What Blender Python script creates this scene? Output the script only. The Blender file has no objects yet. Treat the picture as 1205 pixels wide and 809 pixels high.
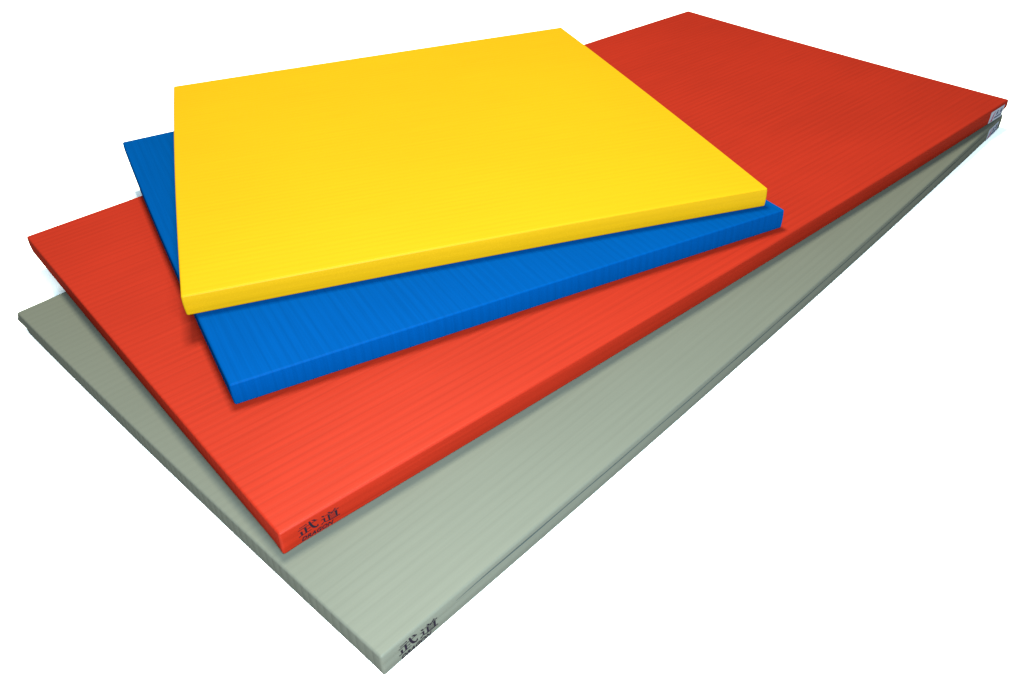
import bpy, bmesh, math
from mathutils import Vector, Matrix

scene = bpy.context.scene
C = scene.collection

# ------------------------------------------------------------------ camera
PITCH, ROLL, CAM_H = 0.67558, -0.02944, 0.88104
cam_data = bpy.data.cameras.new("camera")
cam = bpy.data.objects.new("camera", cam_data)
C.objects.link(cam)
cam_data.sensor_fit = 'HORIZONTAL'
cam_data.sensor_width = 36.0
cam_data.lens = 36.0 * 994.47 / 1205.0
cam_data.shift_x = -12.895 / 1205.0
cam_data.shift_y = 24.22 / 1205.0
cam_data.clip_start = 0.02
cam_data.clip_end = 200.0
fwd = Vector((0, math.cos(PITCH), -math.sin(PITCH)))
up0 = Vector((0, math.sin(PITCH), math.cos(PITCH)))
rt0 = Vector((1, 0, 0))
cr, sr = math.cos(ROLL), math.sin(ROLL)
rt = cr * rt0 + sr * up0
up = cr * up0 - sr * rt0
cam.matrix_world = Matrix(((rt.x, up.x, -fwd.x, 0), (rt.y, up.y, -fwd.y, 0),
                           (rt.z, up.z, -fwd.z, CAM_H), (0, 0, 0, 1)))
scene.camera = cam

# ------------------------------------------------------------------ world
world = bpy.data.worlds.new("World")
scene.world = world
world.use_nodes = True
bg = world.node_tree.nodes["Background"]
bg.inputs["Color"].default_value = (0.60, 0.85, 1.0, 1)
bg.inputs["Strength"].default_value = 1.15

# ------------------------------------------------------------------ lamps
def area(name, loc, target, size, power, color):
    ld = bpy.data.lights.new(name, 'AREA')
    ld.shape = 'SQUARE'
    ld.size = size
    ld.energy = power
    ld.color = color
    o = bpy.data.objects.new(name, ld)
    C.objects.link(o)
    o.location = loc
    d = Vector(target) - Vector(loc)
    o.rotation_euler = d.to_track_quat('-Z', 'Y').to_euler()
    return o

area("ceiling_light", (-0.4, 2.4, 3.8), (0.0, 1.6, 0), 1.0, 590, (1.0, 1.0, 0.75))
area("camera_side_light", (0.12, 0.25, 1.0), (0.05, 0.9, 0), 0.26, 50, (0.60, 0.90, 1.0))
area("fill_light", (0.25, -0.6, 1.05), (0.05, 0.9, 0), 0.5, 150, (0.90, 0.97, 0.94))

scene.view_settings.view_transform = 'Standard'
scene.view_settings.look = 'None'
scene.view_settings.gamma = 1.0
scene.view_settings.exposure = 0.52
scene.cycles.max_bounces = 6

# ------------------------------------------------------------------ helpers
def mat_new(name):
    m = bpy.data.materials.new(name)
    m.use_nodes = True
    nt = m.node_tree
    b = nt.nodes["Principled BSDF"]
    return m, nt, b

def plain(name, col, rough=0.5, spec=0.4):
    m, nt, b = mat_new(name)
    nz = nt.nodes.new("ShaderNodeTexNoise")
    nz.inputs["Scale"].default_value = 400
    mr = nt.nodes.new("ShaderNodeMapRange")
    mr.inputs["To Min"].default_value = rough - 0.08
    mr.inputs["To Max"].default_value = rough + 0.08
    nt.links.new(nz.outputs["Fac"], mr.inputs["Value"])
    nt.links.new(mr.outputs[0], b.inputs["Roughness"])
    b.inputs["Base Color"].default_value = (*col, 1)
    b.inputs["Specular IOR Level"].default_value = spec
    return m

def vinyl(name, col, rib=1.0, rough=0.45, sheen=0.006, tint=None, grain=1.0, fold=1.8, dye_shade=1.0):
    """woven-look vinyl cover: ribs every 15 mm across UV.y, fine straw lines and a pebbled grain"""
    m, nt, b = mat_new(name)
    N, L = nt.nodes, nt.links
    def math_(op, a, bb=None, c=None):
        n = N.new("ShaderNodeMath"); n.operation = op
        for i, v in enumerate((a, bb, c)):
            if v is None: continue
            if isinstance(v, (int, float)): n.inputs[i].default_value = v
            else: L.new(v, n.inputs[i])
        return n.outputs[0]
    uv = N.new("ShaderNodeUVMap"); uv.uv_map = "UVMap"
    sep = N.new("ShaderNodeSeparateXYZ"); L.new(uv.outputs[0], sep.inputs[0])
    x, y = sep.outputs[0], sep.outputs[1]
    def noise(sx, sy, detail=2.0, off=0.0):
        cb = N.new("ShaderNodeCombineXYZ")
        L.new(math_('MULTIPLY', x, sx), cb.inputs[0]); L.new(math_('MULTIPLY_ADD', y, sy, off), cb.inputs[1])
        n = N.new("ShaderNodeTexNoise"); n.inputs["Scale"].default_value = 1.0
        n.inputs["Detail"].default_value = detail
        L.new(cb.outputs[0], n.inputs["Vector"])
        return n.outputs["Fac"]
    wob = math_('MULTIPLY', math_('SUBTRACT', noise(3.0, 14.0, 1.0), 0.5), 0.0009)
    yy = math_('ADD', y, wob)
    # rounded ribs with a narrow groove between them
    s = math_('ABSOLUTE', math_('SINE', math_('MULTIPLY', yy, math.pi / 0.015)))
    ribh = math_('POWER', s, 0.75)
    amp = math_('MULTIPLY_ADD', noise(2.0, 40.0, 1.0, 7.3), 1.5, 0.25)     # some ribs stand prouder than others
    h1 = math_('MULTIPLY', math_('MULTIPLY', ribh, amp), 0.00065 * rib)
    f = math_('SINE', math_('MULTIPLY', yy, 2 * math.pi / 0.00375))
    gn = N.new("ShaderNodeNewGeometry"); sn = N.new("ShaderNodeSeparateXYZ"); L.new(gn.outputs["True Normal"], sn.inputs[0])
    steep = math_('SUBTRACT', 1.0, math_('ABSOLUTE', sn.outputs[2]))
    h1 = math_('MULTIPLY', h1, math_('MULTIPLY_ADD', steep, fold, 1.0))     # the weave stands out more where the cover is folded round the foam
    h2 = math_('MULTIPLY', f, 0.000022 * rib)
    streak = math_('MULTIPLY', noise(14.0, 420.0, 2.0, 3.1), 0.00006 * rib)
    peb = math_('MULTIPLY', noise(700.0, 700.0, 2.0, 1.7), 0.00011 * grain)
    swell = math_('MULTIPLY', noise(7.0, 7.0, 1.0, 9.0), 0.0010)
    h = math_('ADD', math_('ADD', math_('ADD', h1, h2), streak), math_('ADD', peb, swell))
    bump = N.new("ShaderNodeBump"); bump.inputs["Strength"].default_value = 1.0
    bump.inputs["Distance"].default_value = 1.0
    L.new(h, bump.inputs["Height"]); L.new(bump.outputs[0], b.inputs["Normal"])
    # faint colour cast along the straw lines, a slow drift, and painted groove shade
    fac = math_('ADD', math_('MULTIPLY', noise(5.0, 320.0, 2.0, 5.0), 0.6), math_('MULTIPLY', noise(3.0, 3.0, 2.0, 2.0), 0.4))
    fac = math_('ADD', fac, math_('MULTIPLY', math_('SUBTRACT', 0.6, s), 0.16))      # groove shade put into the colour between ribs
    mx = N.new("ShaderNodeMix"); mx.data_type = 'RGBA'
    t = tint or tuple(c * (1 - 0.12 * dye_shade) for c in col)
    mx.inputs["A"].default_value = (*[min(1, c * (1 + 0.05 * dye_shade)) for c in col], 1)
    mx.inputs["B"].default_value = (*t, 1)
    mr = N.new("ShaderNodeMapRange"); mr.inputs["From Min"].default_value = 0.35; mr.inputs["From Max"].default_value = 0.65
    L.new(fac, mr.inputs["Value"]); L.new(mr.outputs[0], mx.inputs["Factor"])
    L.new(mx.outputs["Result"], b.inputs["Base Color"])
    rr = N.new("ShaderNodeMapRange"); rr.inputs["To Min"].default_value = rough - .08; rr.inputs["To Max"].default_value = rough + .08
    L.new(noise(250.0, 250.0, 2.0), rr.inputs["Value"]); L.new(rr.outputs[0], b.inputs["Roughness"])
    b.inputs["Specular IOR Level"].default_value = 0.0
    # a thin satin gloss of the vinyl skin
    gl = N.new("ShaderNodeBsdfGlossy"); gl.inputs["Roughness"].default_value = rough
    L.new(bump.outputs[0], gl.inputs["Normal"])
    ms = N.new("ShaderNodeMixShader"); ms.inputs[0].default_value = sheen
    out = N["Material Output"]
    L.new(b.outputs[0], ms.inputs[1]); L.new(gl.outputs[0], ms.inputs[2]); L.new(ms.outputs[0], out.inputs["Surface"])
    return m

def link(name, me, mat, parent=None):
    o = bpy.data.objects.new(name, me)
    C.objects.link(o)
    if mat: me.materials.append(mat)
    if parent: o.parent = parent
    return o

# ------------------------------------------------------------------ floor
fm, nt, b = mat_new("pale_floor")
nz = nt.nodes.new("ShaderNodeTexNoise"); nz.inputs["Scale"].default_value = 3.0; nz.inputs["Detail"].default_value = 4
cr_ = nt.nodes.new("ShaderNodeMix"); cr_.data_type = 'RGBA'
cr_.inputs["A"].default_value = (0.465, 0.47, 0.47, 1); cr_.inputs["B"].default_value = (0.485, 0.49, 0.49, 1)
nt.links.new(nz.outputs["Fac"], cr_.inputs["Factor"]); nt.links.new(cr_.outputs["Result"], b.inputs["Base Color"])
b.inputs["Roughness"].default_value = 0.9
b.inputs["Specular IOR Level"].default_value = 0.1
bm = bmesh.new()
bmesh.ops.create_grid(bm, x_segments=8, y_segments=8, size=30.0)
me = bpy.data.meshes.new("floor"); bm.to_mesh(me); bm.free()
floor = link("floor", me, fm)
floor["kind"] = "structure"

# ------------------------------------------------------------------ mats
class Shape:
    """plan of one mat: a 1 m wide sheet with slightly uneven corners and softly bowed sides"""
    def __init__(s, x, y, ang, W, L, bows, cor, z, t, tucks, bulges=()):
        s.x, s.y, s.ang, s.W, s.L = x, y, ang, W, L
        s.bF, s.bL, s.bB, s.bR = bows          # front long side, left end, back long side, right end
        s.cor = cor                            # F, R, L, B corner offsets
        s.z, s.t, s.tucks = z, t, tucks
        s.bulges = bulges
    def plan(s, u, v):
        a, b = u / s.L, v / s.W
        a_, b_ = min(max(a, 0), 1), min(max(b, 0), 1)
        F, R, Lc, B = [(s.cor[2*i], s.cor[2*i+1]) for i in range(4)]
        du = (1-a_)*(1-b_)*F[0] + a_*(1-b_)*R[0] + (1-a_)*b_*Lc[0] + a_*b_*B[0]
        dv = (1-a_)*(1-b_)*F[1] + a_*(1-b_)*R[1] + (1-a_)*b_*Lc[1] + a_*b_*B[1]
        dv += -(1-b_)*s.bF*4*a_*(1-a_) + b_*s.bB*4*a_*(1-a_)
        du += -(1-a_)*s.bL*4*b_*(1-b_) + a_*s.bR*4*b_*(1-b_)
        return u + du, v + dv
    def pt(s, u, v, z, out=0.0):
        """local coordinates (relative to the front corner), z above this mat's own underside"""
        zz = z / s.t
        k = 4 * zz * (1 - zz) if 0 <= zz <= 1 else 0
        for (cu, cv, pull, lift, rad) in s.tucks:                     # cover folded under at a corner
            d = math.hypot(u - cu, v - cv)
            if d < rad:
                q = min(max((0.55 - zz) / 0.45, 0.0), 1.0)
                w = (1 - d / rad) ** 1.3 * q * q * (3 - 2 * q)
                u += (s.L/2 - cu) / (s.L/2) * pull * w
                v += (s.W/2 - cv) / (s.W/2) * pull * w
                z += lift * w
        for (cu, cv, amp, rad, z0, dz) in s.bulges:                   # a fold of spare cover standing out at a corner
            d = math.hypot(u - cu, v - cv)
            if d < rad and abs(zz - z0) < dz:
                w = (1 - d / rad) * math.cos((zz - z0) / dz * math.pi / 2) ** 2
                u -= (s.L/2 - cu) / (s.L/2) * amp * w
                v -= (s.W/2 - cv) / (s.W/2) * amp * w
        pu, pv = s.plan(u, v)
        return Vector((pu, pv - out, z))
    def place(s, o):
        o.location = (s.x, s.y, s.z)
        o.rotation_euler = (0, 0, s.ang)

def build_cover(name, S, mat, parent, ribs_along_u=True, rad=0.0031, seam=0.0):
    L, W, t = S.L, S.W, S.t
    bm = bmesh.new()
    bmesh.ops.create_cube(bm, size=1.0)
    for v in bm.verts:
        v.co = Vector(((v.co.x + .5) * L, (v.co.y + .5) * W, (v.co.z + .5) * t))
    bmesh.ops.bevel(bm, geom=bm.edges[:], offset=rad, segments=5, profile=0.5, affect='EDGES')
    def cut(co, no):
        bmesh.ops.bisect_plane(bm, geom=bm.verts[:] + bm.edges[:] + bm.faces[:], plane_co=co, plane_no=no, dist=1e-6)
    n = int(L / 0.025)
    xs = [i * L / n for i in range(1, n)] + [rad * 2, rad * 3.5, L - rad * 2, L - rad * 3.5]
    for q in xs: cut((q, 0, 0), (1, 0, 0))
    n = int(W / 0.025)
    ys = [i * W / n for i in range(1, n)] + [rad * 2, rad * 3.5, W - rad * 2, W - rad * 3.5]
    for q in ys: cut((0, q, 0), (0, 1, 0))
    for q in (.12, .25, .35, .42, .5, .58, .67, .72, .77): cut((0, 0, q * t), (0, 0, 1))
    bm.normal_update()
    uvl = bm.loops.layers.uv.new("UVMap")
    for f in bm.faces:
        nrm = f.normal
        for lp in f.loops:
            u, v, z = lp.vert.co
            if abs(nrm.x) > max(abs(nrm.y), abs(nrm.z)):
                a = u + (z - t) if u < L / 2 else u + (t - z); c = v
            elif abs(nrm.y) > abs(nrm.z):
                a = u; c = v + (z - t) if v < W / 2 else v + (t - z)
            else:
                a, c = u, v
                if z > t / 2:
                    c = v + (z - t) if v < W / 2 else v + (t - z)
            lp[uvl].uv = (a, c) if ribs_along_u else (c, a)
    for v in bm.verts:
        u, w, z = v.co
        # sides of soft foam under a cover: slight belly and slow waves
        side = z / t
        belly = 0.0009 * math.sin(math.pi * side)
        uu, ww = u, w
        if w < rad * 1.01: ww -= belly * (1 - w / rad)
        if w > W - rad * 1.01: ww += belly * (1 - (W - w) / rad)
        if u < rad * 1.01: uu -= belly * (1 - u / rad)
        if u > L - rad * 1.01: uu += belly * (1 - (L - u) / rad)
        if seam and w < 1e-4 and abs(side - .72) < .01:      # seam of the cover along the long side
            ww += seam * (0.7 + 0.3 * math.sin(u * 9.0)) * min(max((u - 0.11) / 0.06, 0.0), 1.0) * min(max((1.88 - u) / 0.06, 0.0), 1.0)
        p = S.pt(uu, ww, z)
        v.co = p
    for f in bm.faces: f.smooth = True
    bmesh.ops.recalc_face_normals(bm, faces=bm.faces[:])
    me = bpy.data.meshes.new(name); bm.to_mesh(me); bm.free()
    o = link(name, me, mat, parent)
    wn = o.modifiers.new("weighted_normals", 'WEIGHTED_NORMAL'); wn.keep_sharp = True; wn.weight = 60
    return o

T = (0.03667, 0.03739, 0.03870, 0.03745)
Z = (0.0, T[0], T[0] + T[1], T[0] + T[1] + T[2])
gap = 0.0003
GREY = Shape(-0.17681, 0.53986, 0.80605, 1.00061, 1.99802, (0.00979, 0.00396, 0.006, 0.0),
             (0.00226, -0.00886, -0.01238, 0.00507, 0.01012, 0.00378, 0, 0), Z[0] + gap, T[0] - gap,
             [(0, 1.00061, 0.014, 0.004, 0.026), (0, 0, -0.0006, 0.0, 0.03)], [(0, 1.00061, 0.0028, 0.03, 0.58, 0.3)])
RED = Shape(-0.30973, 0.68634, 0.70983, 1.00082, 1.99842, (0.00792, 0.00125, 0.01802, -0.00639),
            (0.0019, -0.00251, -0.01548, -0.00259, 0.00799, -0.00429, 0.00559, 0.00939), Z[1] + gap, T[1] - gap,
            [(1.99842, 0, 0.008, 0.004, 0.02), (0, 0, -0.0018, 0.0, 0.03)])
BLUE = Shape(-0.40493, 0.92034, 0.49046, 0.99839, 1.00228, (-0.00135, 0.00447, 0.00188, 0.00119),
             (-0.00884, 0.01565, 0.01392, -0.00559, -0.00538, -0.01059, 0.0003, 0.00053), Z[2] + gap, T[2] - gap,
             [])
YELLOW = Shape(-0.50697, 1.09651, 0.32331, 0.99933, 1.00387, (-0.00532, 0.00376, 0.00269, 0.00337),
               (-0.02014, 0.01603, 0.01267, -0.01182, -0.00407, -0.02346, 0.01154, 0.01926), Z[3] + gap, T[3] - gap,
               [])

M_GREY = vinyl("grey_vinyl", (0.0312, 0.0315, 0.0264), fold=7.5, dye_shade=0.45, rib=0.085, sheen=0.0035)
M_RED = vinyl("red_vinyl", (0.083, 0.0046, 0.0018), fold=1.0, dye_shade=0.95, rib=0.14, sheen=0.003)
M_BLUE = vinyl("blue_vinyl", (0.0, 0.0139, 0.0595), fold=0.4, dye_shade=0.8, rib=0.29, sheen=0.0003)
M_YELLOW = vinyl("yellow_vinyl", (0.138, 0.0735, 0.0009), fold=0.0, dye_shade=0.4, rib=0.14, sheen=0.003)
M_INK = plain("black_ink", (0.004, 0.003, 0.005), 0.5, 0.0)
M_SEAM_SHADE = plain("seam_crease_shade", (0.015, 0.018, 0.018), 0.6, 0.0)
M_PAPER = plain("sticker_paper", (0.098, 0.104, 0.128), 0.4, 0.0)
M_NAVY = plain("navy_ink", (0.010, 0.010, 0.028), 0.5, 0.0)
M_CRIMSON = plain("crimson_ink", (0.09, 0.006, 0.025), 0.5, 0.0)

GROUP = "foam training mats fanned out in one pile"
def thing(name, S, label, cat, group=GROUP):
    e = bpy.data.objects.new(name, None); C.objects.link(e)
    e.empty_display_size = 0.1
    S.place(e)
    e["label"] = label; e["category"] = cat; e["group"] = group
    return e

# ---- flat print on a front side: points are (u, z) on that side, in metres
def print_mesh(name, S, polys, mat, parent, out=0.0006, thick=0.00025):
    bm = bmesh.new()
    for poly in polys:
        # signed area, keep one winding
        A = sum(poly[i][0]*poly[(i+1) % len(poly)][1] - poly[(i+1) % len(poly)][0]*poly[i][1] for i in range(len(poly)))
        if A < 0: poly = poly[::-1]
        def belly(z): return 0.0009 * math.sin(math.pi * min(max(z / S.t, 0), 1))
        outer = [bm.verts.new(S.pt(u, 0, z, out + belly(z))) for u, z in poly]
        inner = [bm.verts.new(S.pt(u, 0, z, out - thick + belly(z))) for u, z in poly]
        n = len(poly)
        try:
            bm.faces.new(outer); bm.faces.new(inner[::-1])
            for i in range(n):
                bm.faces.new((outer[i], inner[i], inner[(i+1) % n], outer[(i+1) % n]))
        except ValueError:
            pass
    bmesh.ops.recalc_face_normals(bm, faces=bm.faces[:])
    me = bpy.data.meshes.new(name); bm.to_mesh(me); bm.free()
    return link(name, me, mat, parent)

def stroke(pts, ws):
    """brush stroke through points with a width at each, as one outline split into quads"""
    quads = []
    P = [Vector(p) for p in pts]
    nrm = []
    for i in range(len(P)):
        d = (P[min(i+1, len(P)-1)] - P[max(i-1, 0)]); d.normalize()
        nrm.append(Vector((-d.y, d.x)))
    l = [P[i] + nrm[i]*ws[i]/2 for i in range(len(P))]
    r = [P[i] - nrm[i]*ws[i]/2 for i in range(len(P))]
    return [tuple(q) for q in l] + [tuple(q) for q in r[::-1]]

WU = [
    stroke([(.10,.845),(.44,.875)], [.030,.034]), stroke([(.38,.90),(.45,.875),(.47,.86)], [.01,.07,.02]),
    stroke([(.02,.655),(.60,.70),(.93,.73)], [.030,.030,.034]), stroke([(.84,.755),(.93,.735),(.97,.715)], [.01,.08,.02]),
    stroke([(.36,.62),(.365,.30),(.365,.07)], [.11,.095,.09]),
    stroke([(.14,.44),(.155,.25),(.155,.04)], [.11,.09,.08]),
    stroke([(.38,.36),(.56,.375)], [.03,.032]), stroke([(.50,.40),(.57,.375),(.59,.36)], [.01,.07,.02]),
    stroke([(.00,.02),(.10,.035),(.62,.115)], [.07,.035,.035]),
    stroke([(.60,.97),(.625,.74),(.665,.48),(.72,.28),(.79,.15),(.88,.085),(.935,.12),(.955,.30)],
           [.09,.10,.11,.12,.12,.12,.09,.015]),
    stroke([(.72,.95),(.80,.90),(.87,.80)], [.02,.07,.10]),
]
DAO = [
    stroke([(.07,.93),(.13,.88),(.19,.80)], [.02,.09,.10]),
    stroke([(.01,.575),(.17,.59)], [.03,.034]),
    stroke([(.18,.61),(.175,.40),(.175,.24)], [.10,.09,.08]),
    stroke([(.00,.08),(.08,.16),(.17,.26)], [.09,.05,.03]),
    stroke([(.15,.25),(.24,.14),(.38,.085),(.65,.055),(.99,.06)], [.03,.05,.06,.08,.075]),
    stroke([(.41,.985),(.47,.93),(.52,.86)], [.02,.08,.09]),
    stroke([(.83,1.0),(.76,.92),(.68,.84)], [.08,.05,.015]),
    stroke([(.27,.80),(.97,.82)], [.030,.032]), stroke([(.90,.85),(.96,.825),(.99,.81)], [.01,.07,.02]),
    stroke([(.64,.80),(.60,.73),(.54,.66)], [.07,.045,.015]),
    stroke([(.42,.70),(.42,.40),(.42,.15)], [.10,.085,.08]),
    stroke([(.82,.72),(.82,.40),(.82,.15)], [.12,.10,.09]),
    stroke([(.42,.665),(.82,.675)], [.028,.028]), stroke([(.44,.505),(.80,.51)], [.026,.026]),
    stroke([(.44,.355),(.80,.36)], [.026,.026]), stroke([(.44,.205),(.80,.21)], [.026,.026]),
]
def fit(polys, u0, u1, z0, z1):
    return [[(u0 + x*(u1-u0), z0 + y*(z1-z0)) for x, y in p] for p in polys]

def word_polys(text, shear=0.32, bold=0.02):
    """letters of a word as flat triangles in a unit-high box"""
    cu = bpy.data.curves.new("word", 'FONT'); cu.body = text; cu.shear = shear; cu.offset = bold; cu.space_character = 1.05
    o = bpy.data.objects.new("word", cu); C.objects.link(o)
    dg = bpy.context.evaluated_depsgraph_get()
    me = o.evaluated_get(dg).to_mesh()
    xs = [v.co.x for v in me.vertices]; ys = [v.co.y for v in me.vertices]
    x0, x1, y0, y1 = min(xs), max(xs), min(ys), max(ys)
    polys = [[((me.vertices[i].co.x-x0)/(x1-x0), (me.vertices[i].co.y-y0)/(y1-y0)) for i in p.vertices] for p in me.polygons]
    o.evaluated_get(dg).to_mesh_clear()
    bpy.data.objects.remove(o); bpy.data.curves.remove(cu)
    return polys
WORD = word_polys("DRAGON")

def logo(S, root):
    print_mesh("printed_character", S, fit(WU, .0232, .0525, .0140, .0308), M_INK, root)
    print_mesh("printed_character", S, fit(DAO, .0558, .0835, .0125, .0280), M_INK, root)
    print_mesh("printed_word", S, fit(WORD, .0255, .0725, .0042, .0108), M_INK, root)

def sticker(S, root, u0, u1, z0, z1):
    n = 12
    polys = [[(u0 + (u1-u0)*i/n, z0), (u0 + (u1-u0)*(i+1)/n, z0), (u0 + (u1-u0)*(i+1)/n, z1), (u0 + (u1-u0)*i/n, z1)] for i in range(n)]
    st = print_mesh("label_sticker", S, polys, M_PAPER, root, out=0.0007, thick=0.0003)
    st["label"] = "pale sticker with red swoosh and dark lettering"
    W, H = u1-u0, z1-z0
    sw = [stroke([(.10,.12),(.17,.16),(.21,.40),(.25,.68),(.34,.86)], [.03,.07,.06,.05,.02]),
          stroke([(.08,.16),(.20,.10),(.30,.14)], [.02,.05,.015])]
    print_mesh("red_swoosh", S, fit(sw, u0, u1, z0, z1), M_CRIMSON, st, out=0.0010, thick=0.0002)
    print_mesh("printed_character", S, fit(WU, u0+.42*W, u0+.60*W, z0+.48*H, z0+.84*H), M_NAVY, st, out=0.0010, thick=0.0002)
    print_mesh("printed_character", S, fit(DAO, u0+.70*W, u0+.88*W, z0+.48*H, z0+.84*H), M_NAVY, st, out=0.0010, thick=0.0002)
    print_mesh("printed_word", S, fit(WORD, u0+.34*W, u0+.90*W, z0+.20*H, z0+.36*H), M_NAVY, st, out=0.0010, thick=0.0002)

def mat_thing(S, mat, label, ribs_along_u=True, marks=None, seam=0.0):
    root = thing("training_mat", S, label, "mat")
    build_cover("cover", S, mat, root, ribs_along_u, seam=seam)
    if seam > 0.001:                                  # seam along the long side: dark strip painting in its crease shade
        n = 90; u0, u1 = 0.115, 1.885
        z = [0.0258 + 0.0004 * math.sin(i * 0.7) for i in range(n + 1)]
        X = [u0 + (u1 - u0) * i / n for i in range(n + 1)]
        st = [[(X[i], z[i]), (X[i+1], z[i+1]), (X[i+1], z[i+1] + 0.0014 * min(1, (i + 1) / 12)), (X[i], z[i] + 0.0014 * min(1, (i + .1) / 12))] for i in range(n)]
        print_mesh("seam", S, st, M_SEAM_SHADE, root, out=0.0002, thick=0.0015)
    if marks:
        logo(S, root)
        sticker(S, root, *marks)
    return root

mat_thing(GREY, M_GREY, "long grey-green ribbed vinyl mat lying on the floor at the bottom of the pile",
          marks=(1.902, 1.972, 0.0020, 0.0285), seam=0.0012)
mat_thing(RED, M_RED, "long red ribbed vinyl mat lying on the grey mat and under the blue one",
          marks=(1.907, 1.979, 0.0020, 0.0305), seam=0.0005)

def square_thing(S, mat, label, ribs_along_u):
    o = build_cover("training_mat", S, mat, None, ribs_along_u)
    S.place(o)
    o["label"] = label; o["category"] = "mat"; o["group"] = GROUP
    return o
square_thing(BLUE, M_BLUE, "square blue ribbed mat between the red mat and the yellow mat", False)
square_thing(YELLOW, M_YELLOW, "square yellow mat lying on top of the pile", True)
